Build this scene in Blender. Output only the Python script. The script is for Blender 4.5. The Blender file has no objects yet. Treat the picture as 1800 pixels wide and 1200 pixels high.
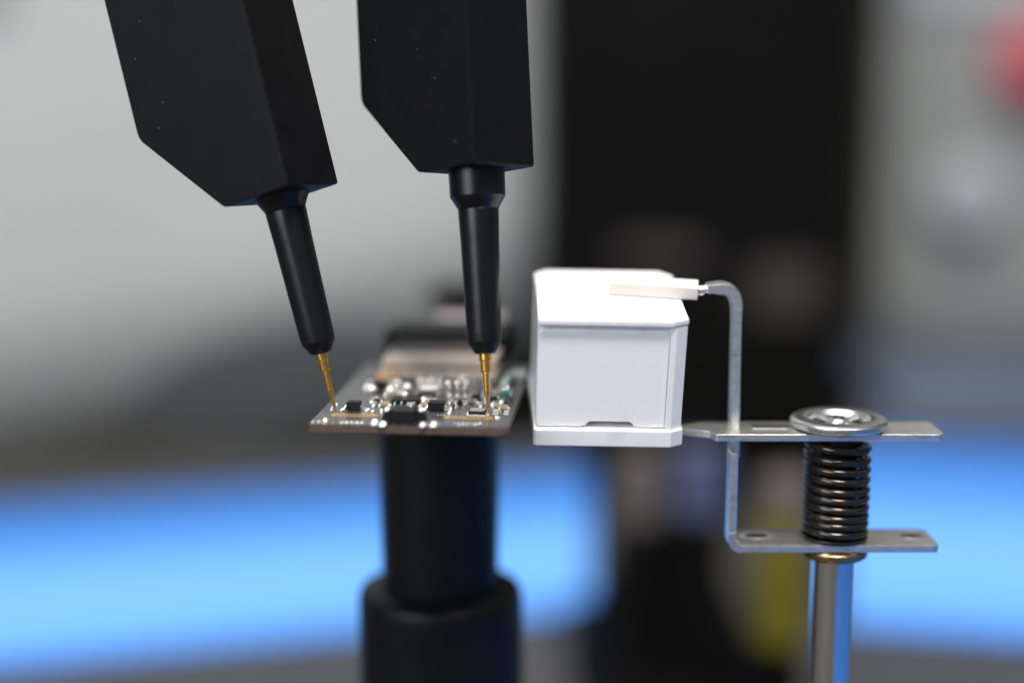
import bpy, bmesh, math, random
from mathutils import Vector, Matrix
R = math.radians
random.seed(7)
scene = bpy.context.scene
C = scene.collection
# 1 Blender unit = 1 cm (a macro view: the whole sharp zone is a few centimetres)
scene.unit_settings.system = 'METRIC'
scene.unit_settings.scale_length = 0.01

# ------------------------------------------------------------------ camera
ZB = 12.0                      # height of the circuit board above the bench
FP = 2500.0                    # focal length in pixels of the 1800 px wide photograph
PITCH = R(10)
FOCUS = 18.0
CAM = Vector((0, 0, ZB + FOCUS*(math.sin(PITCH) + 125/FP*math.cos(PITCH))))
cam = bpy.data.cameras.new('camera'); cam_o = bpy.data.objects.new('camera', cam); C.objects.link(cam_o)
cam_o.location = CAM; cam_o.rotation_euler = (R(90) - PITCH, 0, 0)
cam.sensor_width = 36; cam.lens = 50
cam.clip_start = 0.1; cam.clip_end = 2000
cam.dof.use_dof = True; cam.dof.focus_distance = 18.02
cam.dof.aperture_fstop = 0.0365        # f/3.65 of a 50 mm lens in a scene built in centimetres
scene.camera = cam_o
scene.render.resolution_x = 1024; scene.render.resolution_y = 682

# ------------------------------------------------------------------ world and lamps
world = bpy.data.worlds.new('World'); scene.world = world; world.use_nodes = True
bg = world.node_tree.nodes['Background']
bg.inputs[0].default_value = (0.80, 0.88, 1.0, 1); bg.inputs[1].default_value = 0.20
scene.view_settings.view_transform = 'Standard'; scene.view_settings.look = 'None'
scene.view_settings.exposure = 0.0; scene.view_settings.gamma = 1.0

def area(name, loc, target, sx, sy, power, col):
    l = bpy.data.lights.new(name, 'AREA'); l.shape = 'RECTANGLE'; l.size = sx; l.size_y = sy
    l.energy = power; l.color = col
    o = bpy.data.objects.new(name, l); C.objects.link(o)
    o.location = loc; d = Vector(target) - Vector(loc)
    o.rotation_euler = d.to_track_quat('-Z', 'Y').to_euler()
    return o
area('ceiling_lamp', (9, -9, 72), (2, 19, 12), 24, 9, 62000, (1.0, 0.955, 0.89))
area('front_fill_light', (-50, -38, 44), (2, 20, 12), 44, 38, 46000, (0.86, 0.92, 1.0))  # added cool fill from the front left, no window stands there
area('rear_ceiling_lamp', (-24, 10, 125), (-15, 60, 15), 60, 14, 96000, (1.0, 0.98, 0.94))

# ------------------------------------------------------------------ frames and pixel geometry
RIGHT = Vector((1, 0, 0)); FWD = Vector((0, math.cos(PITCH), -math.sin(PITCH))); UP = Vector((0, math.sin(PITCH), math.cos(PITCH)))
def ray(x, y): return FWD + RIGHT*((x-900)/FP) - UP*((y-600)/FP)
def at_depth(x, y, d): return CAM + ray(x, y)*d
def on_z(x, y, z):
    r = ray(x, y); return CAM + r*((z-CAM.z)/r.z)
def on_y(x, y, Y):
    r = ray(x, y); return CAM + r*((Y-CAM.y)/r.y)
def frame(origin, X, Y, Z):
    m = Matrix.Identity(4)
    for i, v in enumerate((X, Y, Z)):
        for j in range(3): m[j][i] = v[j]
    for j in range(3): m[j][3] = origin[j]
    return m

# ------------------------------------------------------------------ materials
def new_mat(name):
    m = bpy.data.materials.new(name); m.use_nodes = True
    nt = m.node_tree; return m, nt, nt.nodes['Principled BSDF']
def tex(nt, kind, scale, detail=3, rough=0.55, stretch=None):
    tc = nt.nodes.new('ShaderNodeTexCoord'); mp = nt.nodes.new('ShaderNodeMapping')
    nt.links.new(tc.outputs['Object'], mp.inputs[0])
    if stretch: mp.inputs['Scale'].default_value = stretch
    n = nt.nodes.new('ShaderNodeTexNoise' if kind == 'noise' else 'ShaderNodeTexVoronoi')
    nt.links.new(mp.outputs[0], n.inputs['Vector']); n.inputs['Scale'].default_value = scale
    if kind == 'noise': n.inputs['Detail'].default_value = detail; n.inputs['Roughness'].default_value = rough
    return n
def ramp(nt, src, stops):
    r = nt.nodes.new('ShaderNodeValToRGB'); nt.links.new(src, r.inputs[0])
    while len(r.color_ramp.elements) < len(stops): r.color_ramp.elements.new(0.5)
    for e, (p, c) in zip(r.color_ramp.elements, stops): e.position = p; e.color = (*c, 1) if len(c) == 3 else c
    return r
def surface(name, col, rough=0.5, metal=0.0, var=0.12, vscale=3.0, rvar=0.08, bump=0.0, bscale=60, stretch=None,
            spec=0.5, coat=0.0, dust=0.0, sub=0.0, ior=None, stain=None, sscale=2.0, smin=0.5):
    m, nt, b = new_mat(name)
    n = tex(nt, 'noise', vscale, 4, stretch=stretch)
    c0 = tuple(max(0, c*(1-var)) for c in col); c1 = tuple(min(1, c*(1+var)) for c in col)
    r = ramp(nt, n.outputs[0], [(0.3, c0), (0.7, c1)])
    out = r.outputs[0]
    if stain:
        ns = tex(nt, 'noise', sscale, 6, 0.65, stretch); sr = ramp(nt, ns.outputs[0], [(smin, (0, 0, 0)), (smin+0.16, (1, 1, 1))])
        sm = nt.nodes.new('ShaderNodeMixRGB'); nt.links.new(sr.outputs[0], sm.inputs[0]); nt.links.new(out, sm.inputs[1]); sm.inputs[2].default_value = (*stain, 1); out = sm.outputs[0]
    if dust:
        v = tex(nt, 'voronoi', 5.5)
        dr = ramp(nt, v.outputs['Distance'], [(0.03, (1, 1, 1)), (0.06, (0, 0, 0))])
        n2 = tex(nt, 'noise', 4.0, 2)
        g = ramp(nt, n2.outputs[0], [(0.50, (0, 0, 0)), (0.58, (dust, dust, dust))])
        mu = nt.nodes.new('ShaderNodeMath'); mu.operation = 'MULTIPLY'
        nt.links.new(dr.outputs[0], mu.inputs[0]); nt.links.new(g.outputs[0], mu.inputs[1])
        mx = nt.nodes.new('ShaderNodeMixRGB'); nt.links.new(mu.outputs[0], mx.inputs[0])
        nt.links.new(out, mx.inputs[1]); mx.inputs[2].default_value = (0.3, 0.3, 0.3, 1); out = mx.outputs[0]
    nt.links.new(out, b.inputs['Base Color'])
    n3 = tex(nt, 'noise', vscale*5, 3, stretch=stretch)
    mr = nt.nodes.new('ShaderNodeMapRange'); nt.links.new(n3.outputs[0], mr.inputs[0])
    mr.inputs[3].default_value = max(0.02, rough-rvar); mr.inputs[4].default_value = min(1, rough+rvar)
    nt.links.new(mr.outputs[0], b.inputs['Roughness'])
    b.inputs['Metallic'].default_value = metal
    b.inputs['Specular IOR Level'].default_value = spec
    b.inputs['Coat Weight'].default_value = coat
    if ior: b.inputs['IOR'].default_value = ior
    if sub:
        b.inputs['Subsurface Weight'].default_value = sub; b.inputs['Subsurface Radius'].default_value = (0.12, 0.1, 0.09); b.inputs['Subsurface Scale'].default_value = 0.5
    if bump:
        nb = tex(nt, 'noise', bscale, 3, stretch=stretch); bp = nt.nodes.new('ShaderNodeBump')
        bp.inputs['Strength'].default_value = bump; bp.inputs['Distance'].default_value = 0.004
        nt.links.new(nb.outputs[0], bp.inputs['Height']); nt.links.new(bp.outputs[0], b.inputs['Normal'])
    return m
M = {}
M['probe'] = surface('black_probe_plastic', (0.0045, 0.0045, 0.0052), 0.46, var=0.15, bump=0.35, bscale=90, spec=0.16, dust=0.5)
M['nozzle'] = surface('black_nozzle_plastic', (0.004, 0.004, 0.005), 0.32, var=0.2, bump=0.15, bscale=70, spec=0.36, dust=0.5)
M['gold'] = surface('gold_plating', (1.0, 0.52, 0.13), 0.22, metal=1, var=0.12, vscale=12, bump=0.2, bscale=80)
M['mask'] = surface('dark_solder_mask', (0.045, 0.046, 0.048), 0.27, var=0.25, vscale=6, rvar=0.06, bump=0.35, bscale=22, spec=0.6)
M['laminate'] = surface('board_edge_laminate', (0.075, 0.047, 0.034), 0.7, var=0.35, vscale=9, bump=0.5, bscale=50, stretch=(1, 1, 8))
M['pad'] = surface('gold_pad', (0.72, 0.44, 0.20), 0.38, metal=0.85, var=0.15, vscale=9)
M['tin'] = surface('solder_tin', (0.86, 0.83, 0.80), 0.33, metal=1, var=0.08, vscale=14, bump=0.5, bscale=35)
M['matt_tin'] = surface('matt_tin_plating', (0.86, 0.82, 0.78), 0.42, metal=1, var=0.06, vscale=10, bump=0.15, bscale=30)
M['chip'] = surface('black_epoxy', (0.006, 0.006, 0.007), 0.5, var=0.25, vscale=10, bump=0.3, bscale=80, spec=0.28)
M['recess'] = surface('olive_brown_recess', (0.05, 0.04, 0.022), 0.6)
M['ceramic'] = surface('tan_ceramic', (0.33, 0.24, 0.16), 0.45, var=0.2, vscale=8)
M['beige'] = surface('beige_connector_plastic', (0.60, 0.49, 0.41), 0.5, var=0.1, vscale=4, bump=0.1)
M['silk'] = surface('white_print_ink', (0.75, 0.75, 0.73), 0.5, var=0.06)
M['teal'] = surface('teal_glass_body', (0.01, 0.085, 0.075), 0.12, var=0.3, vscale=8, coat=0.6)
M['teal_pale'] = surface('pale_teal_sleeve', (0.30, 0.37, 0.35), 0.4, var=0.1)
M['white'] = surface('white_plastic', (0.83, 0.83, 0.83), 0.42, var=0.015, vscale=1.5, rvar=0.08, bump=0.2, bscale=30, sub=0.15, stain=(0.74, 0.735, 0.72), sscale=1.6, smin=0.56)
M['sleeve'] = surface('cream_white_sleeve', (0.60, 0.53, 0.48), 0.5, var=0.04, vscale=3, bump=0.15, bscale=25)
M['steel'] = surface('nickel_plated_steel', (0.84, 0.82, 0.79), 0.38, metal=1, var=0.08, vscale=5, rvar=0.14, bump=0.2, stain=(0.64, 0.61, 0.57), sscale=4, smin=0.52, bscale=30, stretch=(1, 3, 3))
M['edge'] = surface('sheared_steel_edge', (0.70, 0.69, 0.67), 0.3, metal=1, var=0.12, vscale=12, rvar=0.1, bump=0.25, bscale=40, stretch=(3, 3, 1))
M['rod'] = surface('polished_steel_rod', (0.72, 0.71, 0.70), 0.17, metal=1, var=0.10, vscale=4, rvar=0.08, bump=0.35, bscale=26, stretch=(4, 4, 0.4))
M['spring'] = surface('blackened_spring_steel', (0.05, 0.047, 0.045), 0.18, metal=0.8, var=0.3, vscale=12, bump=0.2, stain=(0.085, 0.055, 0.035), sscale=3.5, smin=0.54, bscale=50)
M['brass'] = surface('tarnished_brass_ring', (0.34, 0.24, 0.14), 0.28, metal=1, var=0.3, vscale=6)
M['black'] = surface('black_holder_plastic', (0.004, 0.004, 0.0045), 0.46, var=0.2, vscale=3, bump=0.15, bscale=30, spec=0.25)
M['bench'] = surface('grey_bench_laminate', (0.066, 0.062, 0.056), 0.75, spec=0.15, var=0.15, vscale=0.6, bump=0.2, bscale=8)
M['lightgrey'] = surface('light_grey_enamel', (0.435, 0.45, 0.445), 0.65, var=0.05, vscale=0.08, spec=0.25)
M['midgrey'] = surface('mid_grey_enamel', (0.26, 0.27, 0.262), 0.65, var=0.08, vscale=0.1, spec=0.25)
M['bluegrey'] = surface('glow_tinted_blue_grey', (0.11, 0.145, 0.215), 0.6, var=0.15, vscale=0.2, spec=0.25)  # glow of the light bar put into this blue-grey
M['darkwall'] = surface('dark_grey_wall_paint', (0.055, 0.058, 0.06), 0.85, var=0.2, vscale=0.05, spec=0.2)
M['cabinet'] = surface('matt_black_enamel', (0.0045, 0.0042, 0.004), 0.7, var=0.2, vscale=0.3, spec=0.05)
M['label'] = surface('dull_brown_grey_plate', (0.040, 0.034, 0.032), 0.6, var=0.15, vscale=0.4, spec=0.3)
M['red'] = surface('red_button_plastic', (0.44, 0.085, 0.11), 0.4, var=0.08)
M['palegrey'] = surface('pale_grey_knob_plastic', (0.36, 0.37, 0.39), 0.5, var=0.05)
M['olive'] = surface('olive_yellow_plastic', (0.125, 0.105, 0.003), 0.45, var=0.15, vscale=1)
M['brown'] = surface('brown_grey_rubber', (0.10, 0.085, 0.08), 0.7, var=0.12)
M['pink'] = surface('pinkish_grey_plastic', (0.34, 0.28, 0.29), 0.45, var=0.1)
M['indigo'] = surface('indigo_grey_plastic', (0.07, 0.085, 0.16), 0.35, var=0.1)
def glow(name, col, s):
    m, nt, b = new_mat(name)
    # the tube sits low behind the diffuser, so the lamp is brightest a third of the way up
    tc = nt.nodes.new('ShaderNodeTexCoord'); sx = nt.nodes.new('ShaderNodeSeparateXYZ'); nt.links.new(tc.outputs['Generated'], sx.inputs[0])
    r = ramp(nt, sx.outputs[2], [(0.0, (0.10, 0.33, 0.95)), (0.25, col), (0.48, col), (0.78, (0.055, 0.235, 0.66)), (1.0, (0.02, 0.085, 0.30))])
    b.inputs['Base Color'].default_value = (0.02, 0.03, 0.05, 1)
    nt.links.new(r.outputs[0], b.inputs['Emission Color']); b.inputs['Emission Strength'].default_value = s
    return m
M['blue'] = glow('lit_blue_diffuser', (0.165, 0.435, 1.0), 1.42)

# ------------------------------------------------------------------ mesh helpers
def finish(bm, angle=28):
    bmesh.ops.recalc_face_normals(bm, faces=bm.faces[:])
    for f in bm.faces: f.smooth = True
    for e in bm.edges:
        if len(e.link_faces) == 2: e.smooth = e.calc_face_angle(0) < R(angle)
def obj(name, bm, mat, parent=None, label=None, kind=None, angle=28, mtx=None):
    finish(bm, angle)
    me = bpy.data.meshes.new(name); bm.to_mesh(me); bm.free(); me.materials.append(M[mat])
    return link(name, me, parent, label, kind, mtx)
def link(name, me, parent=None, label=None, kind=None, mtx=None):
    o = bpy.data.objects.new(name, me); C.objects.link(o)
    if len(me.polygons) < 2500:
        wn = o.modifiers.new('weighted_normals', 'WEIGHTED_NORMAL'); wn.keep_sharp = True; wn.mode = 'FACE_AREA_WITH_ANGLE' if hasattr(wn, 'mode') else wn.mode
    if parent: o.parent = parent
    if mtx is not None: o.matrix_local = mtx
    if label: o['label'] = label
    if kind: o['kind'] = kind
    return o
def thing(name, label, cat, mtx=None, group=None):
    o = bpy.data.objects.new(name, None); C.objects.link(o); o.empty_display_size = 0.2
    if mtx is not None: o.matrix_world = mtx
    o['label'] = label; o['category'] = cat
    if group: o['group'] = group
    return o
def tag(o, label, cat, group=None):
    o['label'] = label; o['category'] = cat
    if group: o['group'] = group
    return o
def bevel(bm, w, seg=3, edges=None):
    es = edges if edges is not None else [e for e in bm.edges if len(e.link_faces) == 2 and e.calc_face_angle(0) > R(30)]
    bmesh.ops.bevel(bm, geom=es, offset=w, segments=seg, affect='EDGES', profile=0.5, clamp_overlap=True)
def box(x0, x1, y0, y1, z0, z1, bv=0.0, seg=3, bm=None):
    b = bmesh.new()
    v = [b.verts.new((x, y, z)) for x in (x0, x1) for y in (y0, y1) for z in (z0, z1)]
    for f in ((0,1,3,2),(4,6,7,5),(0,4,5,1),(2,3,7,6),(0,2,6,4),(1,5,7,3)): b.faces.new([v[i] for i in f])
    if bv: bmesh.ops.recalc_face_normals(b, faces=b.faces[:]); bevel(b, bv, seg)
    if bm is None: return b
    me = bpy.data.meshes.new('t'); b.to_mesh(me); b.free(); bm.from_mesh(me); bpy.data.meshes.remove(me); return bm
def fillet(poly, radii, n=6):
    out = []
    for i, p in enumerate(poly):
        r = radii[i] if isinstance(radii, (list, tuple)) else radii
        p = Vector(p); a = Vector(poly[i-1]); c = Vector(poly[(i+1) % len(poly)])
        if r <= 0: out.append(p); continue
        d1 = (a-p).normalized(); d2 = (c-p).normalized(); ang = d1.angle(d2)
        t = min(r/math.tan(ang/2), (a-p).length*0.49, (c-p).length*0.49); rr = t*math.tan(ang/2)
        ce = p + (d1+d2).normalized()*(rr/math.sin(ang/2))
        s, e = p+d1*t-ce, p+d2*t-ce; tot = s.angle_signed(e)
        for k in range(n+1):
            q = s.copy(); q.rotate(Matrix.Rotation(-tot*k/n, 2)); out.append(ce+q)
    return out
def prism(poly, lo, hi, fn, bv=0.0, seg=3, bm=None):
    """extrude a 2D outline between lo and hi; fn(p, q, t) gives the 3D point"""
    b = bmesh.new() if bm is None else bm
    v0 = [b.verts.new(fn(p[0], p[1], lo)) for p in poly]; v1 = [b.verts.new(fn(p[0], p[1], hi)) for p in poly]
    n = len(poly); f0 = b.faces.new(v0); f1 = b.faces.new(v1[::-1])
    for i in range(n): b.faces.new((v0[i], v0[(i+1) % n], v1[(i+1) % n], v1[i]))
    bmesh.ops.recalc_face_normals(b, faces=b.faces[:])
    if bv: bevel(b, bv, seg, list(set(f0.edges) | set(f1.edges)))
    return b
def lathe(prof, seg=64, axis_fn=None, bm=None, cx=0, cy=0):
    """prof: list of (radius, z)"""
    b = bmesh.new() if bm is None else bm; rings = []
    fn = axis_fn or (lambda x, y, z: (x+cx, y+cy, z))
    for r, z in prof:
        if r < 1e-6: rings.append([b.verts.new(fn(0, 0, z))])
        else: rings.append([b.verts.new(fn(r*math.cos(2*math.pi*k/seg), r*math.sin(2*math.pi*k/seg), z)) for k in range(seg)])
    for A, B in zip(rings, rings[1:]):
        for k in range(seg):
            k2 = (k+1) % seg
            if len(A) == 1 and len(B) > 1: b.faces.new((A[0], B[k2], B[k]))
            elif len(B) == 1 and len(A) > 1: b.faces.new((A[k], A[k2], B[0]))
            elif len(A) > 1: b.faces.new((A[k], A[k2], B[k2], B[k]))
    return b
def round_prof(pts, r=0.02, n=4):
    """soften the corners of an open lathe profile"""
    out = [Vector(pts[0])]
    for i in range(1, len(pts)-1):
        p = Vector(pts[i]); a = Vector(pts[i-1]); c = Vector(pts[i+1])
        t = min(r, (a-p).length*0.45, (c-p).length*0.45)
        s = p+(a-p).normalized()*t; e = p+(c-p).normalized()*t
        for k in range(n+1):
            u = k/n; out.append(s*(1-u)**2 + p*2*u*(1-u) + e*u*u)
    out.append(Vector(pts[-1])); return [tuple(v) for v in out]
def tube(path, rad, seg=12, bm=None, cap=True):
    b = bmesh.new() if bm is None else bm
    P = [Vector(p) for p in path]; rings = []; prev = None
    for i, p in enumerate(P):
        t = (P[min(i+1, len(P)-1)] - P[max(i-1, 0)]).normalized()
        if prev is None:
            ref = Vector((0, 0, 1)) if abs(t.z) < 0.9 else Vector((1, 0, 0)); n = t.cross(ref).normalized()
        else: n = (prev - t*prev.dot(t)).normalized()
        prev = n; m = t.cross(n); r = rad[i] if isinstance(rad, (list, tuple)) else rad
        rings.append([b.verts.new(p + n*r*math.cos(2*math.pi*k/seg) + m*r*math.sin(2*math.pi*k/seg)) for k in range(seg)])
    for A, B in zip(rings, rings[1:]):
        for k in range(seg): b.faces.new((A[k], A[(k+1) % seg], B[(k+1) % seg], B[k]))
    if cap: b.faces.new(rings[0][::-1]); b.faces.new(rings[-1])
    return b
def blob(r, hz, seg=12, rings=6, jit=0.0):
    """half-round solder mound sitting on z=0"""
    pr = [(r*math.cos(a), hz*math.sin(a)) for a in [math.pi/2*k/rings for k in range(rings)]] + [(0, hz)]
    b = lathe(pr, seg)
    if jit:
        for v in b.verts:
            if v.co.z > 1e-4: v.co += Vector((random.uniform(-1, 1), random.uniform(-1, 1), random.uniform(-1, 1)))*r*jit
    return b

# ------------------------------------------------------------------ setting
def struct(name, bm, mat): return obj(name, bm, mat, kind='structure')
struct('table_surface', box(-90, 90, -60, 110, -2, 0, 0.2), 'bench')
struct('back_wall', box(-130, 130, 112, 116, -30, 120), 'darkwall')

# light grey instrument at the left: tall front, long rounded underside
xa, xb = on_y(-500, 300, 60).x, on_y(940, 300, 60).x
inst = thing('instrument_housing', 'large light grey instrument housing with a rounded underside, blurred behind the two probes', 'housing', Matrix.Translation((xa, 60, 0)))
z_top, z_c = 60, on_y(300, 445, 60).z
rad = 9.0
prof = [(0, z_top), (0, z_c)] + [(rad-rad*math.cos(a), z_c-rad*math.sin(a)) for a in [R(90)*k/16 for k in range(1, 17)]] + [(34, z_c-rad), (34, z_top)]
obj('shell', prism(prof, 0, xb-xa, lambda p, q, t: (t, p, q if q > 50 else q+(t-(xb-xa)*0.62)*0.20), 0.5), 'lightgrey', inst)
obj('pedestal', box(3, xb-xa-3, 12, 30, 0.0, z_c-rad-0.01-(xb-xa)*0.62*0.16, 0.5), 'darkwall', inst)
p = on_y(18, 22, 60)
obj('corner_panel', box(0.5, p.x-xa, -0.4, -0.003, p.z, 55, 0.15), 'midgrey', inst)
# dark rounded knob hanging in front of the underside
p = on_y(490, 668, 50)
kn = thing('adjusting_knob', 'dark out-of-focus knob below the light grey housing, left of the left probe tip', 'knob', Matrix.Translation(p))
obj('grip', lathe(round_prof([(0, 3.2), (2.0, 3.2), (2.3, 0.2), (2.3, -1.6), (0, -1.8)], 0.4), 40, lambda x, y, z: (x*2.3, z, y*0.9+x*0.35)), 'darkwall', kn)
obj('shaft', lathe(round_prof([(0, 16), (0.8, 16), (0.8, 3), (0, 3)], 0.1), 24, lambda x, y, z: (x, z, y)), 'darkwall', kn)

# black cabinet and its foot
YC = 52
x0, x1 = on_y(944, 300, YC).x, on_y(1506, 300, YC).x
z0, z1 = on_y(1200, 800, YC).z, 60
cab = thing('black_cabinet', 'tall matt black cabinet filling the blurred background above the white box', 'cabinet', Matrix.Translation((x0, YC, 0)))
obj('body', box(0, x1-x0, 0, 25, z0, z1, 0.35), 'cabinet', cab)
f0, f1 = on_y(1062, 900, YC).x-x0, on_y(1420, 900, YC).x-x0
obj('foot', box(f0, f1, 0.4, 18, 0, z0-0.003, 0.3), 'cabinet', cab)
for (a, b, c, d) in ((1318, 462, 1440, 556), (1090, 428, 1235, 470)):
    A, B = on_y(a, b, YC), on_y(c, d, YC)
    obj('label_plate', box(A.x-x0, B.x-x0, -0.25, -0.003, B.z, A.z, 0.08), 'label', cab)

# grey control unit at the right with its knob and red button
YR = 58
x0, x1 = on_y(1548, 300, YR).x, on_y(2300, 300, YR).x
z0 = on_y(1700, 500, YR).z
cu = thing('control_unit', 'mid grey control unit with a red button and pale knob, blurred at the upper right', 'control unit', Matrix.Translation((x0, YR, 0)))
rad = 6
prof = [(0, 60), (0, z0)] + [(rad-rad*math.cos(a), z0-rad*math.sin(a)) for a in [R(90)*k/12 for k in range(1, 13)]] + [(24, z0-rad), (24, 60)]
obj('casing', prism(prof, 0, x1-x0, lambda p, q, t: (t, p, q), 0.4), 'midgrey', cu)
p = on_y(1815, 112, YR)
obj('red_button', lathe(round_prof([(0, 1.6), (1.5, 1.5), (1.8, 0.9), (1.8, 0.003), (0, 0.003)], 0.35), 40, lambda x, y, z: (x+p.x-x0, -z, y+p.z)), 'red', cu)
q = on_y(1690, 345, YR)
obj('knob', lathe(round_prof([(0, 1.5), (1.35, 1.5), (1.5, 1.1), (1.6, 0.003), (0, 0.003)], 0.25), 40, lambda x, y, z: (x+q.x-x0, -z, y+q.z)), 'palegrey', cu)
q2 = on_y(1700, 8, YR)
obj('display_plate', box(q2.x-x0-2.6, q2.x-x0+2.6, -0.3, -0.003, q2.z-0.2, q2.z+2.6, 0.1), 'palegrey', cu)
M['mat_blue'] = surface('blue_rubber_mat', (0.026, 0.12, 0.40), 0.8, var=0.08, vscale=0.4, bump=0.3, bscale=6, spec=0.2)
o = obj('work_mat', prism(fillet([(9.5, -38), (58, -38), (58, 27), (9.5, 27)], 1.5), 0.004, 0.3, lambda a, b, t: (a, b, t), 0.08, 2), 'mat_blue')
tag(o, 'flat blue rubber mat on the bench right of the steel post', 'mat')
# added block between control unit and light bar, glow put into its colour
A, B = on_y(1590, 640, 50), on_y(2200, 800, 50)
tr = thing('glow_block', 'added blue-grey block coloured with the glow above the right blue light bar, blurred', 'block', Matrix.Translation((A.x, 50, 0)))
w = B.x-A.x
obj('block_body', box(0, w, 0, 12, 0, A.z-2.2, 0.8), 'bluegrey', tr)
obj('glow_block_rim', box(-0.3, w+0.3, -0.3, 12.3, A.z-2.197, A.z-1.4, 0.3), 'bluegrey', tr)

# glowing blue light bars standing on the bench
def light_bar(a, b, h0, h1, label):
    a = Vector((a.x, a.y, 0)); b = Vector((b.x, b.y, 0)); X = (b-a); L = X.length; X.normalize()
    Y = Vector((0, 0, 1)).cross(X)
    t = thing('light_bar', label, 'light bar', frame(a, X, Y, Vector((0, 0, 1))), 'glowing blue light bars on the bench')
    obj('diffuser', box(0, L, 0, 0.6, h0, h1, 0.12), 'blue', t)
    obj('back_housing', box(-0.1, L+0.1, 0.603, 2.4, 0, h1+0.25, 0.15), 'darkwall', t)
    obj('base_strip', box(0, L, 0.02, 0.6, 0.0, h0-0.003, 0.03), 'darkwall', t)
pa, pb = on_z(-500, 1228, 0), on_z(1036, 1078, 0)
light_bar(pa, pb, 0.15, 4.75, 'long glowing blue light bar on the bench at left, passing behind the black holder column')
pa, pb = on_z(1478, 1106, 0), on_z(3200, 1230, 0)
light_bar(pa, pb, 0.15, 6.0, 'glowing blue light bar on the bench behind the steel post')

# small blurred things on the bench in front of the cabinet
def cyl_thing(name, label, cat, cx, ytop, ybot, wpx, Y, parts):
    """parts: (part name, material, fraction z0, fraction z1, radius factor)"""
    a, b = on_y(cx, ytop, Y), on_y(cx, ybot, Y); H = a.z
    t = thing(name, label, cat, Matrix.Translation((a.x, Y, 0))); r = wpx/2*Y/FP*1.01
    for pn, mt, f0, f1, k in parts:
        rr = r*k; obj(pn, lathe(round_prof([(0, H*f0+0.002), (rr*0.97, H*f0+0.002), (rr, H*f0+0.1), (rr, H*f1-0.15), (rr*0.85, H*f1), (0, H*f1)], 0.12), 36), mt, t)
cyl_thing('screwdriver', 'olive yellow screwdriver handle standing upright left of the steel post, blurred', 'screwdriver', 1384, 835, 1190, 108, 33,
          [('ferrule', 'cabinet', 0.0, 0.40, 0.8), ('handle', 'olive', 0.40, 0.88, 1.0), ('end_cap', 'brown', 0.88, 1.0, 0.95)])
cyl_thing('marker_pen', 'indigo grey capped cylinder standing below the white box, blurred', 'pen', 1232, 785, 1150, 100, 36,
          [('barrel', 'cabinet', 0.0, 0.74, 1.0), ('cap', 'indigo', 0.74, 1.0, 0.95)])
cyl_thing('ink_bottle', 'small black bottle with brown cap on the bench below the white box, blurred', 'bottle', 1128, 800, 1150, 112, 37,
          [('bottle_body', 'cabinet', 0.0, 0.72, 1.0), ('cap', 'brown', 0.72, 1.0, 0.75)])
A = on_z(1000, 1175, 0)
o = obj('base_plate', box(A.x, A.x+5.5, A.y-4.5, A.y+7, 0.004, 0.5, 0.15), 'cabinet')
tag(o, 'flat black base plate lying on the bench between holder column and steel post', 'plate')

# ------------------------------------------------------------------ circuit board
FL, FR = on_z(541, 745, ZB), on_z(893, 752, ZB)
e1 = (FR-FL).normalized(); e2 = Vector((0, 0, 1)).cross(e1); BW = (FR-FL).length
MB = frame(FL, e1, e2, Vector((0, 0, 1))); MBi = MB.inverted()
BL = 3.9
def bl(x, y, h=0.0): return MBi @ on_z(x, y, ZB+h)
board = thing('circuit_board', 'small dark circuit board crowded with components, lying on the black holder under the probe tips', 'circuit board', MB)
obj('substrate', prism(fillet([(0, 0), (BW, 0), (BW, BL), (0, BL)], 0.06), -0.098, -0.004, lambda p, q, t: (p, q, t)), 'laminate', board)
obj('solder_mask', prism(fillet([(0.006, 0.006), (BW-0.006, 0.006), (BW-0.006, BL-0.006), (0.006, BL-0.006)], 0.06), -0.004, 0.0, lambda p, q, t: (p, q, t)), 'mask', board)

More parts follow.
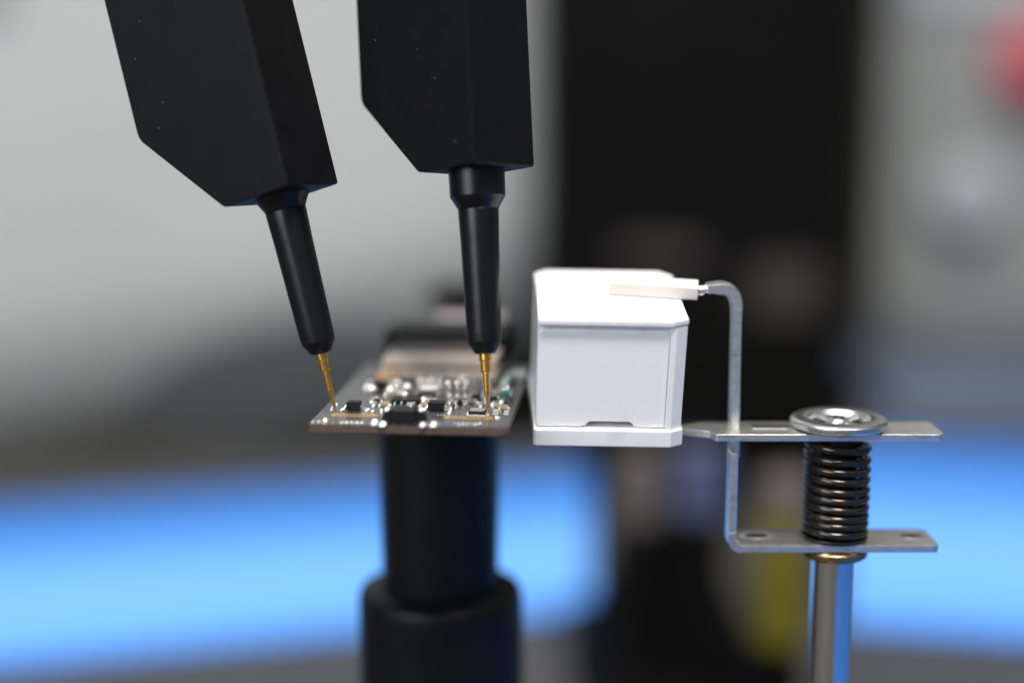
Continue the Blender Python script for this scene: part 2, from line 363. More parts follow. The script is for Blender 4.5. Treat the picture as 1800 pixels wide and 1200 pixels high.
_mesh = {}
def shared(key, make, mat):
    if key not in _mesh:
        bm = make(); finish(bm); me = bpy.data.meshes.new(key); bm.to_mesh(me); bm.free(); me.materials.append(M[mat]); _mesh[key] = me
    return _mesh[key]
def put(name, key, make, mat, p, rz=0, s=1.0, parent=None, sc=None):
    m = Matrix.Translation(p) @ Matrix.Rotation(rz, 4, 'Z') @ Matrix.Diagonal((*(sc or (s, s, s)), 1))
    return link(name, shared(key, make, mat), parent or board, mtx=m)
def solder(x, y, r=0.03, h=0.03, parent=None, local=None):
    p = local if local is not None else bl(x, y)
    return put('solder_joint', 'solder%d' % random.randrange(4), lambda: blob(1, 1, 12, 5, 0.07), 'tin', (p[0], p[1], 0.0005), random.uniform(0, 6), sc=(r, r*random.uniform(0.85, 1.2), h))
def chip(x, y, w, d, h, legs=3, lw=0.022, mat='chip', rz=0, sides='lr', name='microchip', mark=False):
    """x,y: pixel of the middle of the front lower edge"""
    p = bl(x, y); c = Vector((p.x, p.y+d/2, 0.012))
    m = Matrix.Translation(c) @ Matrix.Rotation(rz, 4, 'Z')
    o = obj(name, box(-w/2, w/2, -d/2, d/2, 0, h, 0.008, 2), mat, board, mtx=m)
    for k in range(legs):
        t = (k+0.5)/legs-0.5
        for sgn in (-1, 1):
            L = 0.05
            if 'l' in sides:
                yy = t*d*0.92; path = [(sgn*(w/2-0.01), yy, h*0.45), (sgn*(w/2+L*0.4), yy, h*0.42), (sgn*(w/2+L*0.7), yy, 0.004), (sgn*(w/2+L*1.5), yy, 0.0)]
            else:
                xx = t*w*0.92; path = [(xx, sgn*(d/2-0.01), h*0.45), (xx, sgn*(d/2+L*0.4), h*0.42), (xx, sgn*(d/2+L*0.7), 0.004), (xx, sgn*(d/2+L*1.5), 0.0)]
            obj('lead', tube(path, lw/2, 8), 'tin', o)
            e = m @ Vector((path[-1][0], path[-1][1], 0))
            solder(0, 0, lw*0.95, 0.018, local=(e.x, e.y))
    return o
def passive(x, y, w=0.1, d=0.05, h=0.045, mat='ceramic', rz=0.0, name='capacitor', local=None):
    p = bl(x, y) if local is None else Vector(local)
    body = 'pb_%s_%.3f_%.3f_%.3f' % (mat, w, d, h); term = 'pt_%.3f_%.3f_%.3f' % (w, d, h)
    o = put(name, body, lambda: box(-w*0.3, w*0.3, -d/2, d/2, 0.0, h*0.95, 0.004, 2), mat, (p.x, p.y, 0.004), rz)
    for s in (-1, 1):
        t = link('terminal', shared(term, lambda: box(-w*0.1, w*0.1, -d/2-0.002, d/2+0.002, 0.0, h, 0.006, 2), 'tin'), o)
        t.matrix_local = Matrix.Translation((s*w*0.4, 0, 0))
        e = Matrix.Rotation(rz, 3, 'Z') @ Vector((s*w*0.56, 0, 0))
        solder(0, 0, d*0.42, h*0.55, local=(p.x+e.x, p.y+e.y))
    return o
taken = []
def claim(x, y, r):
    p = bl(x, y); taken.append((p.x, p.y, r))

# gold test pads (open slots of bare gold)
def slot_pad(xc, yc, lpx, wd=0.15):
    a, b = bl(xc-lpx/2, yc), bl(xc+lpx/2, yc); c = (a+b)/2; L = (b-a).length
    out = fillet([(-L/2, -wd/2), (L/2, -wd/2), (L/2, wd/2), (-L/2, wd/2)], wd*0.48, 8)
    inn = fillet([(-L/2+wd*0.42, -wd*0.14), (L/2-wd*0.42, -wd*0.14), (L/2-wd*0.42, wd*0.14), (-L/2+wd*0.42, wd*0.14)], wd*0.13, 8)
    b_ = bmesh.new(); n = len(out)
    for z in (0.0008, 0.004):
        pass
    vo0 = [b_.verts.new((p[0], p[1], 0.0005)) for p in out]; vo = [b_.verts.new((p[0], p[1], 0.004)) for p in out]
    vi = [b_.verts.new((p[0], p[1], 0.004)) for p in inn]; vi0 = [b_.verts.new((p[0], p[1], 0.0005)) for p in inn]
    for i in range(n):
        j = (i+1) % n
        b_.faces.new((vo0[i], vo0[j], vo[j], vo[i])); b_.faces.new((vo[i], vo[j], vi[j], vi[i])); b_.faces.new((vi[i], vi[j], vi0[j], vi0[i]))
    obj('test_pad', b_, 'pad', board, mtx=Matrix.Translation((c.x, c.y, 0)))
slot_pad(623, 729.5, 84); slot_pad(822, 734, 88)

chip(620.5, 723, 0.172, 0.15, 0.105, legs=2)
chip(766, 724, 0.205, 0.17, 0.11, legs=3)
chip(712, 710.5, 0.37, 0.30, 0.05, legs=4, sides='f', lw=0.010)
chip(748, 700, 0.22, 0.2, 0.05, legs=4, sides='f', lw=0.016)
# small silver-lidded oscillator with stitched rim, right of centre
p = bl(838, 731)
o = obj('oscillator', box(-0.11, 0.11, 0, 0.17, 0.0, 0.05, 0.012, 2), 'chip', board, mtx=Matrix.Translation((p.x, p.y+0.02, 0.004)))
obj('lid', prism(fillet([(-0.095, 0.015), (0.095, 0.015), (0.095, 0.155), (-0.095, 0.155)], 0.03), 0.0505, 0.062, lambda a, b, t: (a, b, t)), 'tin', o)
for k in range(9):
    for yy in (-0.012, 0.182):
        solder(0, 0, 0.011, 0.016, local=(p.x-0.1+0.025*k, p.y+0.02+yy))
for k in range(5):
    for sx in (-0.125, 0.125): solder(0, 0, 0.012, 0.016, local=(p.x+sx, p.y+0.035+k*0.035))
# large moulded part near the front edge
p = bl(709, 748)
o = obj('power_inductor', box(-0.15, 0.15, 0, 0.22, 0.02, 0.205, 0.03, 4), 'chip', board, mtx=Matrix.Translation((p.x, p.y, 0)))
for s in (-1, 1):
    obj('terminal', prism(fillet([(s*0.152, 0.01), (s*0.272, 0.01), (s*0.272, 0.10), (s*0.215, 0.175), (s*0.152, 0.18)], 0.012), 0.03, 0.19, lambda a, b, t: (a, t, b), 0.008, 2), 'chip', o)
    b_ = blob(0.045, 0.045, 14, 6, 0.02); obj('cap_bead', b_, 'tin', o, mtx=Matrix.Translation((s*0.21, 0.10, 0.165)))
    solder(0, 0, 0.06, 0.05, local=(p.x+s*0.25, p.y-0.0))
# crystal can
p = bl(755, 694)
o = obj('crystal', prism(fillet([(-0.185, 0), (0.185, 0), (0.185, 0.26), (-0.185, 0.26)], 0.11, 8), 0.01, 0.105, lambda a, b, t: (a, b, t), 0.018), 'matt_tin', board, mtx=Matrix.Translation((p.x, p.y, 0)))
obj('flange', prism(fillet([(-0.21, -0.025), (0.21, -0.025), (0.21, 0.285), (-0.21, 0.285)], 0.12, 8), 0.002, 0.0095, lambda a, b, t: (a, b, t)), 'tin', o)
# three-pin header on a tan strip
p = bl(804, 703)
hd = obj('pin_header', box(-0.15, 0.15, 0, 0.1, 0.003, 0.035, 0.008, 2), 'ceramic', board, mtx=Matrix.Translation((p.x, p.y, 0)))
for k in (-1, 0, 1):
    obj('pin', lathe(round_prof([(0, 0.0355), (0.034, 0.0355), (0.034, 0.05), (0.024, 0.065), (0.024, 0.12), (0.036, 0.14), (0.036, 0.175), (0, 0.19)], 0.01), 14, cx=k*0.105, cy=0.05), 'tin', hd)
# diodes and passives seen one by one
passive(670, 684, 0.34, 0.12, 0.11, 'chip', name='diode')
passive(690, 676, 0.20, 0.10, 0.09, 'ceramic', name='capacitor')
passive(715, 684, 0.14, 0.08, 0.08, 'ceramic', name='capacitor')
passive(690, 696, 0.16, 0.08, 0.06, 'ceramic', name='capacitor')
passive(662, 707, 0.12, 0.07, 0.05, 'chip', 0.3, name='resistor')
passive(805, 709.5, 0.20, 0.06, 0.04, 'ceramic', 0.05, name='capacitor')
passive(797, 717, 0.10, 0.06, 0.04, 'chip', 0.8, name='resistor')
passive(748, 714, 0.12, 0.07, 0.05, 'ceramic', 0.2, name='capacitor')
passive(891, 699, 0.15, 0.09, 0.12, 'ceramic', 1.3, name='capacitor')
passive(868, 708, 0.16, 0.09, 0.08, 'chip', 0.1, name='resistor')
passive(838, 700, 0.20, 0.16, 0.05, 'chip', 0.0, name='resistor')
passive(814, 676, 0.16, 0.12, 0.13, 'beige', 0.0, name='capacitor')
passive(876, 716, 0.13, 0.06, 0.05, 'ceramic', 0.0, name='capacitor')
for (x, y, r, h) in ((572, 741, 0.047, 0.05), (659, 745, 0.06, 0.06), (764, 748, 0.062, 0.06), (585, 717, 0.022, 0.03), (592, 713, 0.02, 0.035),
                     (582, 721, 0.015, 0.02), (655, 724, 0.03, 0.03), (641, 718, 0.02, 0.02), (636, 714, 0.018, 0.02), (648, 719, 0.02, 0.015),
                     (790, 728, 0.026, 0.03), (801, 717, 0.03, 0.04), (744, 711, 0.03, 0.05), (752, 706, 0.03, 0.05), (662, 703, 0.035, 0.05),
                     (783, 722, 0.02, 0.03), (858, 729, 0.018, 0.012), (852, 722, 0.026, 0.04), (854, 729, 0.028, 0.03), (866, 714, 0.035, 0.05),
                     (880, 712, 0.035, 0.06), (671, 724, 0.03, 0.05), (560, 741, 0.02, 0.012), (550, 742, 0.02, 0.012)):
    solder(x, y, r, h)
for k in range(5): solder(600+k*9, 742, 0.028, 0.012)
for k in range(7): solder(800+k*7.2, 743.5+(k % 2)*1.4, 0.026, 0.008)
# white printed marks at the right edge
def mark(x, y, lx=0.05, ly=0.014):
    p = bl(x, y); obj('printed_mark', prism(fillet([(-lx/2, -ly/2), (lx/2, -ly/2), (lx/2, ly/2), (-lx/2, ly/2)], 0.004), 0.0006, 0.0018, lambda a, b, t: (a+p.x, b+p.y, t)), 'silk', board)
for r_ in range(4):
    for c_, x in enumerate((871, 889)):
        mark(x-r_*0.0+r_*0.8, 728-r_*2.9, 0.072 if c_ == 0 else 0.062, 0.026)
for k in range(3): mark(770+k*5, 729, 0.02, 0.02)
for k in range(6): solder(872+(k % 3)*2.5, 733+(k//3)*2.2, 0.012, 0.012)
# teal glass part with tin beads put in for glints, lying near the right edge
p = bl(884, 706)
tg = obj('glass_diode', lathe(round_prof([(0, 0), (0.06, 0.0), (0.075, 0.04), (0.075, 0.26), (0.05, 0.31), (0, 0.31)], 0.03), 20, lambda x, y, z: (x, z, y+0.085)), 'teal', board, mtx=Matrix.Translation((p.x, p.y, 0)) @ Matrix.Rotation(-0.2, 4, 'Z'))
for k in range(5): obj('glint_bead', blob(0.022, 0.024, 10, 4), 'tin', tg, mtx=Matrix.Translation((random.uniform(-0.05, 0.04), 0.05+0.045*k, 0.15)))
p = bl(884, 690)
obj('insulated_wire', tube([(p.x, p.y, 0.06), (p.x+0.01, p.y+0.3, 0.10), (p.x+0.03, p.y+0.7, 0.09), (p.x+0.05, p.y+1.0, 0.05)], 0.05, 14), 'teal_pale', board)
# white pads on the right rear edge
p = bl(912, 664); obj('mounting_bush', lathe(round_prof([(0.05, 0.003), (0.11, 0.003), (0.11, 0.09), (0.05, 0.10)], 0.02), 24, cx=p.x, cy=p.y), 'silk', board)
# random small passives filling the middle of the board
def fill(x0, x1, y0, y1, n):
    for _ in range(n):
        for tr_ in range(30):
            p = bl(random.uniform(x0, x1), random.uniform(y0, y1)); ok = 0.1 < p.x < BW-0.1 and all((p.x-q[0])**2+(p.y-q[1])**2 > (q[2]+0.07)**2 for q in taken)
            if ok: break
        if not ok: continue
        taken.append((p.x, p.y, 0.07))
        passive(0, 0, random.choice((0.1, 0.12)), 0.06, random.choice((0.04, 0.05)), random.choice(('ceramic', 'chip', 'ceramic')), random.choice((0, math.pi/2)), name=random.choice(('capacitor', 'resistor')), local=(p.x, p.y, 0))
for (x, y, r) in ((620, 716, .2), (712, 704, .28), (766, 716, .22), (755, 686, .28), (670, 684, .2), (690, 676, .15), (804, 700, .2), (838, 724, .22), (814, 676, .12), (884, 698, .15), (838, 700, .14), (750, 697, .16)): claim(x, y, r)
fill(650, 870, 675, 715, 22); fill(790, 895, 690, 722, 6)
for (x, y, z, r_) in ((654, 690, 0.09, .075), (686, 692, 0.09, .075), (699, 680, 0.08, .08), (716, 688, 0.10, .08), (814, 680, 0.16, .085), (788, 696, 0.20, .05), (804, 696, 0.20, .05), (820, 696, 0.20, .05), (891, 703, 0.12, .07), (712, 703, 0.10, .05), (745, 707, .06, .05), (740, 680, .11, .07), (757, 680, .12, .08), (773, 680, .11, .07)):  # tin beads added to catch the lamps as blurred glints
    p = bl(x, y); obj('solder_bead', lathe([(0, 0.002), (r_*0.5, 0.002)]+[(r_*math.cos(a), z-r_*0.6+r_*0.9*math.sin(a)) for a in [R(-60+150*k/9) for k in range(9)]]+[(0, z+r_*0.3)], 18), 'matt_tin', board, mtx=Matrix.Translation((p.x, p.y, 0)))

# beige plug strip at the rear of the board with metal tabs
yb = bl(765, 668).y
xl, xr = bl(668, 668).x, bl(872, 668).x
rc = obj('edge_connector', box(xl, xr, yb, yb+0.5, 0.004, 0.14, 0.012), 'beige', board)
obj('upper_ledge', box(xl+0.02, xr-0.02, yb+0.04, yb+1.0, 0.184, 0.285, 0.012), 'beige', rc)
obj('top_ledge', box(xl+0.08, xr-0.1, yb+0.55, yb+1.15, 0.288, 0.315, 0.01), 'brown', rc)
obj('recess_strip', box(xl+0.03, xr-0.03, yb+0.12, yb+0.5, 0.1425, 0.1815), 'recess', rc)
for k in range(7):
    xx = xl+0.12+(xr-xl-0.24)*k/6
    obj('contact', box(xx-0.07, xx+0.07, yb-0.04, yb-0.003, 0.015, 0.115, 0.012, 2), 'sleeve' if k % 2 else 'beige', rc)
    solder(0, 0, 0.05, 0.03, local=(xx, yb-0.09))
p = bl(683, 670); obj('polyimide_patch', box(-0.16, 0.16, 0, 0.2, 0.005, 0.11, 0.02, 2), 'pad', board, mtx=Matrix.Translation((p.x, p.y-0.1, 0)))
# shadow of the edge connector, put in as a dark strip
obj('connector_shadow_strip', box(xl, xr, yb-0.22, yb-0.145, 0.003, 0.035, 0.01, 2), 'chip', board)

# clamp jaw behind the board
jc = MB @ Vector(((xl+xr)/2, yb+1.9, 0))
jaw = thing('board_clamp', 'black clamp jaw with a pinkish top roller gripping the rear of the circuit board', 'clamp', frame(jc, e1, e2, Vector((0, 0, 1))))
hw = (xr-xl)/2*1.14
obj('jaw_bar', box(-hw-0.12, hw-0.03, -0.45, 0.5, 0.08, 0.52, 0.16, 5), 'black', jaw)
obj('roller', lathe(round_prof([(0, -hw*0.55), (0.21, -hw*0.55), (0.21, hw*0.62), (0, hw*0.62)], 0.06), 28, lambda x, y, z: (z+0.1, x+1.0, y+0.30)), 'pink', jaw)
obj('lock_knob', lathe(round_prof([(0, 0.9), (0.5, 0.9), (0.55, 1.0), (0.55, 1.35), (0, 1.4)], 0.1), 28, lambda x, y, z: (x*1.1-0.7, y+6.2, z-1.05)), 'black', jaw)
obj('stem', box(-0.9, -0.5, 0.5, 6.4, -0.45, -0.15, 0.05), 'black', jaw)

# black column holding the board up
pc = on_z(773, 762, ZB-0.1); d = 20.6
pc = at_depth(772, 775, d); cxh, cyh = pc.x, pc.y
r1 = 106/FP*d; zs = on_y(772, 1022, cyh).z; r2 = 142/FP*(d+0.5)
hold = thing('board_holder', 'black cylindrical holder column with a wider foot, standing on the bench under the circuit board', 'holder', Matrix.Translation((cxh, cyh, 0)))
obj('column', lathe(round_prof([(0, ZB-0.1), (r1*0.98, ZB-0.1), (r1, ZB-0.2), (r1*0.975, zs), (0, zs-0.1)], 0.03), 72), 'black', hold)
obj('foot_sleeve', lathe(round_prof([(r1*0.97, zs+0.02), (r1*1.03, zs+0.01), (r2*0.985, zs-0.07), (r2*1.01, zs-0.22), (r2*1.02, 0.4), (r2*1.02, 0.0), (0, 0.0)], 0.09, 6), 72), 'black', hold)

# ------------------------------------------------------------------ probes
def probe(tip, up_px, psi, collar_len, w0, rise, label, cone):
    T = on_z(tip[0], tip[1], ZB+0.004); d = (T-CAM).dot(FWD); s = d/FP
    v = Vector(up_px).normalized(); W = (RIGHT*v.x - UP*v.y).normalized(); B = FWD; U = B.cross(W).normalized()
    t = thing('test_probe', label, 'probe', frame(T, U, B, W), 'black test probes with gold tips')
    A = 72.5; full = A+154
    def fn(a, w, b): return ((-a*math.cos(psi)+b*math.sin(psi))*s, (a*math.sin(psi)+b*math.cos(psi))*s, w*s)
    poly = fillet([(-A, w0), (A, w0), (full, w0+rise), (full, 1500), (-A, 1500)], [5, 16, 34, 60, 60], 8)
    obj('body', prism(poly, -A, A, fn, 1.8*s, 3), 'probe', t, angle=30)
    # moulded parting line: a slim raised rib along the crease side
    nz = [(0, w0+3), (50, w0+3)]
    if collar_len > 5: nz += [(49, w0-collar_len), (47, w0-collar_len-2), (36.5, w0-collar_len-cone)]
    else: nz += [(48, w0-3), (36.5, w0-cone)]
    e = w0-collar_len-cone
    neck = [(36.5, e)]
    obj('collar', lathe(round_prof([(r*s, w*s) for r, w in nz+[(35.6, e-1), (0, e-1)]], 1.6*s), 72), 'nozzle', t)
    obj('nozzle', lathe(round_prof([(0, (e-1.2)*s), (36.2*s, (e-1.2)*s), (34*s, (e-60)*s), (30.8*s, 146*s), (30*s, 130*s), (19*s, 112*s), (17*s, 110*s), (0, 110*s)], 1.6*s, 5), 72), 'nozzle', t)
    obj('needle_sleeve', lathe(round_prof([(0, 109.5*s), (11*s, 109.5*s), (11*s, 98*s), (9.5*s, 96*s), (9.2*s, 79*s), (7.5*s, 76*s), (0, 76*s)], 0.8*s, 3), 40), 'gold', t)
    obj('needle', lathe(round_prof([(0, 75.6*s), (6.0*s, 75.6*s), (5.6*s, 42*s), (3.6*s, 33*s), (2.2*s, 10*s), (0.5*s, 0.6*s), (0, 0)], 0.5*s, 3), 32), 'gold', t)
    # cable leaving the top of the body
    obj('cable', tube([(U_*s, 20*s*k, (1497+60*k)*s) for k, U_ in enumerate((-70, -72, -78, -90, -110, -140))], 26*s, 20), 'nozzle', t)
    return t
probe((591, 728), (-93, -375), R(30.0), 3, 396, 166, 'left-leaning black test probe, gold tip on the left corner of the board', 24)
probe((858, 731), (-20, -425), R(46.4), 48, 433, 146, 'nearly upright black test probe with a long collar, gold tip touching the board', 20)

# ------------------------------------------------------------------ white plastic box
S = 18.0/FP
TILT = R(20.5); YAW = R(1.5); ROLL = R(-1.55)
Zl = UP*math.cos(TILT) - FWD*math.sin(TILT); Yl = FWD*math.cos(TILT) + UP*math.sin(TILT); Xl = RIGHT.copy()
rot = Matrix.Rotation(-ROLL, 3, FWD) @ Matrix.Rotation(YAW, 3, Zl)
Xl, Yl, Zl = rot @ Xl, rot @ Yl, rot @ Zl
OB = at_depth(944, 783, 18.12)         # lower front left corner of the base
wb = thing('white_box', 'white plastic box with a recessed front panel, held in the steel spring clamp', 'box', frame(OB, Xl, Yl, Zl))
def plan(x0, x1, y0, y1, cfr, cbr, cbl, cfl):
    return [(x0+cfl, y0), (x1-cfr, y0), (x1, y0+cfr*0.6), (x1, y1-cbr), (x1-cbr, y1), (x0+cbl, y1), (x0, y1-cbl), (x0, y0+cfl)]
vf = lambda a, b, t: (a*S, b*S, t*S)
HB, HT = 34, 224
obj('base', prism(plan(-7, 258, -2, 276, 22, 24, 22, 4), 0, HB-0.9, vf, 3.6*S, 4), 'white', wb, angle=20)
nx0, nx1 = 78, 178
def body_poly(x0, x1, y0):
    return [(x0, y0), (x1, y0)]
bm_ = prism([(-3.5, 12), (224.6, 12), (230, 3.2), (235, 3.2), (255, 16), (255, 250), (233, 272), (18, 272), (-3.5, 252)], HB+11, HT, vf)
prism([(-3.5, 12), (nx0+8, 12), (nx0+8, 80), (nx1-8, 80), (nx1-8, 12), (224.6, 12), (230, 3.2), (235, 3.2), (255, 16), (255, 250), (233, 272), (18, 272), (-3.5, 252)], HB, HB+10.9, vf, bm=bm_)
bmesh.ops.recalc_face_normals(bm_, faces=bm_.faces[:])
bevel(bm_, 1.6*S, 3, [e for e in bm_.edges if len(e.link_faces) == 2 and e.calc_face_angle(0) > R(25) and abs(e.verts[0].co.z-e.verts[1].co.z) > 100*S])
obj('body', bm_, 'white', wb, angle=20)
px0, px1, pz0, pz1 = -2.5, 224.4, HB+0.9, HT-7.5
outl = [(px0, pz0), (nx0, pz0), (nx0+15, pz0+10), (nx1-16, pz0+10), (nx1, pz0), (px1, pz0), (px1, pz1), (px0, pz1)]
obj('front_panel', prism(fillet(outl, [0, 3, 4, 4, 3, 0, 9, 9], 5), 7.2, 11.8, lambda a, b, t: (a*S, t*S, b*S), 2.2*S, 4), 'white', wb)
obj('frame_stile', prism([(224.9, 3.4), (229.8, 3.4), (229.8, 11.6), (224.9, 11.6)], HB+0.2, HT-0.2, vf, 1.8*S, 3), 'white', wb)
obj('lid', prism(plan(-5, 256, -1, 277, 27, 24, 22, 3), HT+0.5, HT+16, vf, 5.5*S, 5), 'white', wb, angle=20)
obj('lid_seal', prism(plan(0, 252, 5, 270, 22, 22, 20, 3), HT+0.05, HT+0.45, vf), 'white', wb)

# ------------------------------------------------------------------ spring clamp on its steel post
YP = at_depth(1474, 742, 18.55).y
sc = YP/math.cos(PITCH)/FP
ax = on_y(1472, 800, YP).x
cl = thing('spring_clamp', 'nickel spring clamp on a steel post, its sleeved arm resting on the white box', 'clamp', Matrix.Translation((ax, YP, 0)))
def L(x, y, dy=0.0):
    p = on_y(x, y, YP+dy); return (p.x-ax, p.z)
ztp = L(1474, 752)[1]; zbp = L(1474, 943)[1]
sz = L(1474, 700)[1]-L(1474, 800)[1]; sz /= 100
th = 0.088; hd_ = 0.36
# upper plate with tapered nose
x0 = L(1257, 770, -hd_)[0]; x1 = L(1662, 768, -hd_)[0]; xn = L(1200, 755)[0]
pl = fillet([(x0, -hd_), (x1, -hd_), (x1, hd_), (x0-0.10, hd_), (x0-0.42, hd_*0.42), (xn, hd_*0.42), (xn, -0.02), (x0-0.28, -0.06), (x0-0.02, -hd_+0.16)], [0.05, 0.10, 0.10, 0.12, 0.10, 0.04, 0.04, 0.06, 0.06], 5)
obj('upper_plate', prism(pl, ztp-th, ztp, lambda a, b, t: (a, b, t), 0.018, 3), 'steel', cl, angle=24)
a = L(1355, 744)[0]
obj('raised_pad', prism(fillet([(a-0.25, -0.05), (a+0.25, -0.05), (a+0.25, 0.19), (a-0.25, 0.19)], 0.05), ztp+0.002, ztp+0.012, lambda a, b, t: (a, b, t), 0.004, 2), 'edge', cl)
# bracket: lower plate, bend and upright in one bent strip
xv0, xv1 = L(1283, 850, -hd_)[0], L(1297, 850, -hd_)[0]; tt = xv1-xv0
xr_ = L(1653, 955, -hd_)[0]; ztu = L(1290, 797, -hd_)[1]
rb = 0.17
def bend(n=8): return [(xv0+rb-rb*math.cos(R(90)*k/n), zbp-tt+rb-rb*math.sin(R(90)*k/n)) for k in range(n+1)]
def bend_i(n=8):
    r = rb-tt; r = max(r, 0.03); return [(xv1+r-r*math.cos(R(90)*k/n), zbp+r-r*math.sin(R(90)*k/n)) for k in range(n, -1, -1)]
xm = xv0+rb
b_ = prism(fillet([(xm, -hd_), (xr_, -hd_), (xr_, hd_), (xm-0.06, hd_)], [0, 0.09, 0.09, 0.1], 5), zbp-tt, zbp, lambda a, b, t: (a, b, t), 0.016, 2)
out = [(xv0, zbp+0.16)] + bend() + [(xm+0.001, zbp-tt), (xm+0.001, zbp-0.0005)] + bend_i() + [(xv1, zbp+0.16)]
prism(out, -hd_-0.0015, -hd_+0.3, lambda a, b, t: (a, t, b), 0.012, 2, bm=b_)
prism([(xv0, zbp+0.1605), (xv1, zbp+0.1605), (xv1, ztu-0.02), (xv1-0.02, ztu), (xv0+0.02, ztu), (xv0, ztu-0.02)], -hd_, -hd_+0.3, lambda a, b, t: (a, t, b), 0.016, 2, bm=b_)
obj('lower_bracket', b_, 'steel', cl, angle=24)
# slot and hole in the lower plate shown as dark through-openings with rims
for (px, py, rr, st) in ((1600, 938, 0.13, 1.35), (1330, 932, 0.13, 1.5)):
    p = L(px, py, 0.05)
    obj('hole_rim', lathe(round_prof([(rr*0.82, zbp+0.001), (rr, zbp+0.012), (rr*1.14, zbp+0.001)], 0.01), 32, lambda x, y, z: (x*st+p[0], y+0.06, z)), 'steel', cl)
    obj('plate_hole', lathe([(0, zbp+0.0012), (rr*0.82, zbp+0.0012)], 32, lambda x, y, z: (x*st+p[0], y+0.06, z)), 'spring', cl)
# upright tongue: thin square-ish strip bending over to the left
w_ = 0.085
cen = []
def LL(x, y): q = L(x, y, 0.1); return Vector((q[0], q[1]))
pts = [LL(1289, 800), LL(1290, 740), LL(1292, 640), LL(1294, 560)]
c0 = LL(1294, 548); c1 = LL(1262, 506); corner = LL(1297, 504)
pts += [c0*(1-u)**2 + corner*2*u*(1-u) + c1*u*u for u in [k/10 for k in range(11)]]
pts += [LL(1250, 506), LL(1243, 507)]
b_ = bmesh.new(); rings = []
for i, p in enumerate(pts):
    t_ = (pts[min(i+1, len(pts)-1)]-pts[max(i-1, 0)]).normalized(); n_ = Vector((-t_.y, t_.x))
    hw_ = 0.062 if i < 4 else 0.062+0.022*min(1, (i-3)/5)
    if i >= len(pts)-2: hw_ *= 0.8
    rings.append([b_.verts.new((p.x+n_.x*hw_*sx, 0.1+w_*sy*1.5, p.y+n_.y*hw_*sx)) for sx, sy in ((-.7, -1), (.7, -1), (1, -.7), (1, .7), (.7, 1), (-.7, 1), (-1, .7), (-1, -.7))])
for A_, B_ in zip(rings, rings[1:]):
    for k in range(8): b_.faces.new((A_[k], A_[(k+1) % 8], B_[(k+1) % 8], B_[k]))
b_.faces.new(rings[0]); b_.faces.new(rings[-1][::-1])
obj('bent_arm', b_, 'steel', cl, angle=50)
# wire end between arm and sleeve
# white sleeve on the arm, resting on the lid
Pl = OB + Zl*((HT+16.4)*S)
def on_lid(x, y):
    r_ = ray(x, y); return CAM + r_*((Pl-CAM).dot(Zl)/r_.dot(Zl))
sl0, sl1 = on_lid(1071, 519), on_lid(1226, 529)
Xs = (sl1-sl0).normalized(); Ys = Zl.cross(Xs); Ls = (sl1-sl0).length
sb = prism(fillet([(0, 0), (0.34, 0), (0.34, 0.185), (0.0, 0.185)], 0.03, 4), 0, Ls, lambda a, b, t: (t, a, b), 0.016, 3)
obj('white_sleeve', sb, 'sleeve', cl, mtx=Matrix.Translation((-ax, -YP, 0)) @ frame(sl0, Xs, Ys, Zl))
WS = sl1 + Ys*0.17 + Zl*0.09 - Vector((ax, YP, 0)); a = LL(1250, 506)
obj('arm_wire', tube([WS-Xs*0.08, WS+Xs*0.05, (WS+Vector((a.x, 0.1, a.y)))/2, (a.x, 0.1, a.y)], [0.07, 0.07, 0.055, 0.065], 16), 'steel', cl)
# spring
n_turn = 10.4; zt_, zb_ = ztp-th-0.045, zbp+0.055; rs = 0.385; pth = []
N = int(n_turn*40)
for i in range(N+1):
    u = i/N; a_ = u*n_turn*2*math.pi
    # the lower coils sit closer together
    uu = u if u < 0.62 else 0.62+(u-0.62)*0.92
    z = zt_-(zt_-zb_)*(1.2*u-0.2*u*u) + 0.006*math.sin(a_*0.37)
    pth.append((rs*math.cos(a_+0.6)*(1+0.01*math.sin(3*u)), rs*math.sin(a_+0.6), z))
obj('spring', tube(pth, 0.053, 12), 'spring', cl, angle=60)
obj('inner_rod', lathe([(0, zbp+0.002), (0.26, zbp+0.002), (0.26, ztp-th-0.002), (0, ztp-th-0.002)], 40), 'spring', cl)
obj('seat_ring', lathe(round_prof([(0.27, zbp+0.004), (0.43, zbp+0.004), (0.435, zbp+0.05), (0.27, zbp+0.055)], 0.012), 48), 'spring', cl)
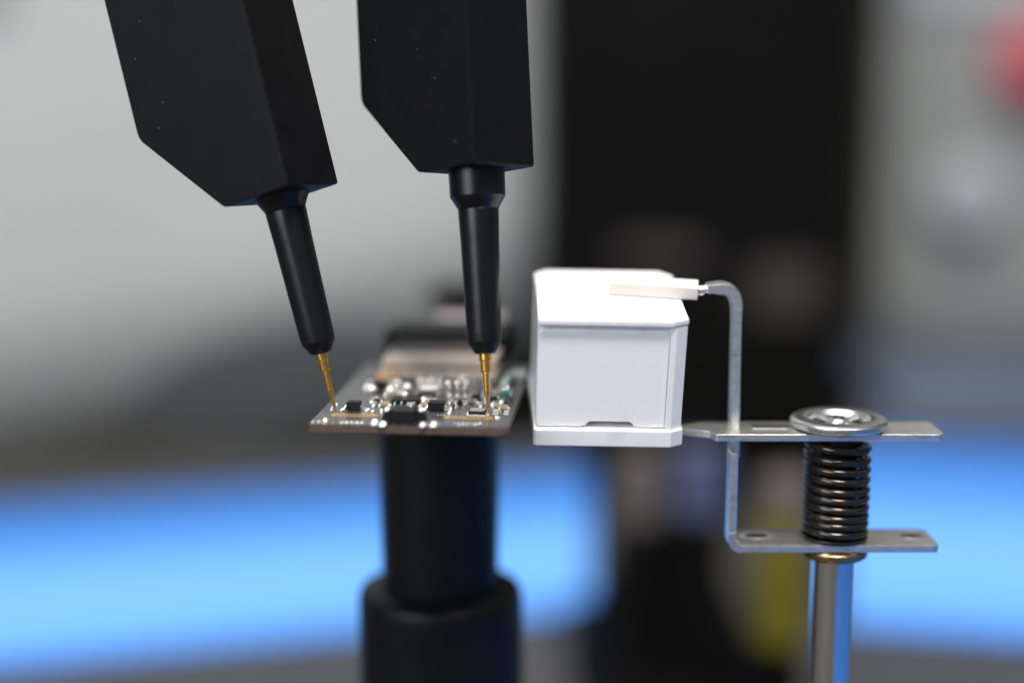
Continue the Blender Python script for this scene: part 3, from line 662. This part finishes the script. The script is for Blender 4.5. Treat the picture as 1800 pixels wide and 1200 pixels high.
# head: dished disc with a screw in the middle
zh = ztp+0.004; rh = 0.625
obj('head_disc', lathe(round_prof([(0.37, zh), (0.37, zh+0.10), (0.41, zh+0.145), (0.46, zh+0.155), (0.57, zh+0.15), (rh, zh+0.12), (rh, zh+0.055), (0.58, zh+0.015), (0.50, zh), (0.37, zh)], 0.018, 4), 80), 'edge', cl, angle=40)
obj('dish', lathe([(0, zh+0.012), (0.366, zh+0.03)], 48), 'spring', cl)
hs = obj('screw_head', lathe(round_prof([(0, zh+0.14), (0.07, zh+0.145), (0.12, zh+0.12), (0.14, zh+0.07), (0.16, zh+0.032), (0, zh+0.032)], 0.015, 3), 36), 'edge', cl)
for k in range(2):
    obj('cross_recess', box(-0.09, 0.09, -0.02, 0.02, zh+0.12, zh+0.1505, 0.006, 2), 'spring', hs, mtx=Matrix.Rotation(R(25)+k*R(90), 4, 'Z'))
for k in range(4):
    an = R(40)+k*R(90); obj('spoke', tube([(0.13*math.cos(an), 0.13*math.sin(an), zh+0.07), (0.25*math.cos(an), 0.25*math.sin(an), zh+0.075), (0.39*math.cos(an), 0.39*math.sin(an), zh+0.085)], [0.03, 0.033, 0.036], 12), 'edge', hs, angle=60)

# retaining ring and post
obj('retaining_ring', lathe(round_prof([(0.25, zbp-tt-0.002), (0.40, zbp-tt-0.004), (0.445, zbp-tt-0.03), (0.445, zbp-tt-0.11), (0.40, zbp-tt-0.145), (0.25, zbp-tt-0.15)], 0.016), 60), 'brass', cl)
rp = 38.5*sc
obj('post', lathe(round_prof([(0, 0.5), (rp, 0.5), (rp, zbp-tt-0.16), (rp*0.9, zbp-tt-0.10), (0, zbp-tt-0.10)], 0.01), 72), 'rod', cl)
obj('post_foot', lathe(round_prof([(0, 0), (1.4, 0), (1.4, 0.35), (0.9, 0.498), (0, 0.498)], 0.06), 60), 'steel', cl)
print('BW', BW, 'rear corners', [tuple(round(c) for c in (900+((MB@Vector(v)-CAM).dot(RIGHT))/((MB@Vector(v)-CAM).dot(FWD))*FP, 600-((MB@Vector(v)-CAM).dot(UP))/((MB@Vector(v)-CAM).dot(FWD))*FP)) for v in ((0, BL, 0), (BW, BL, 0))])
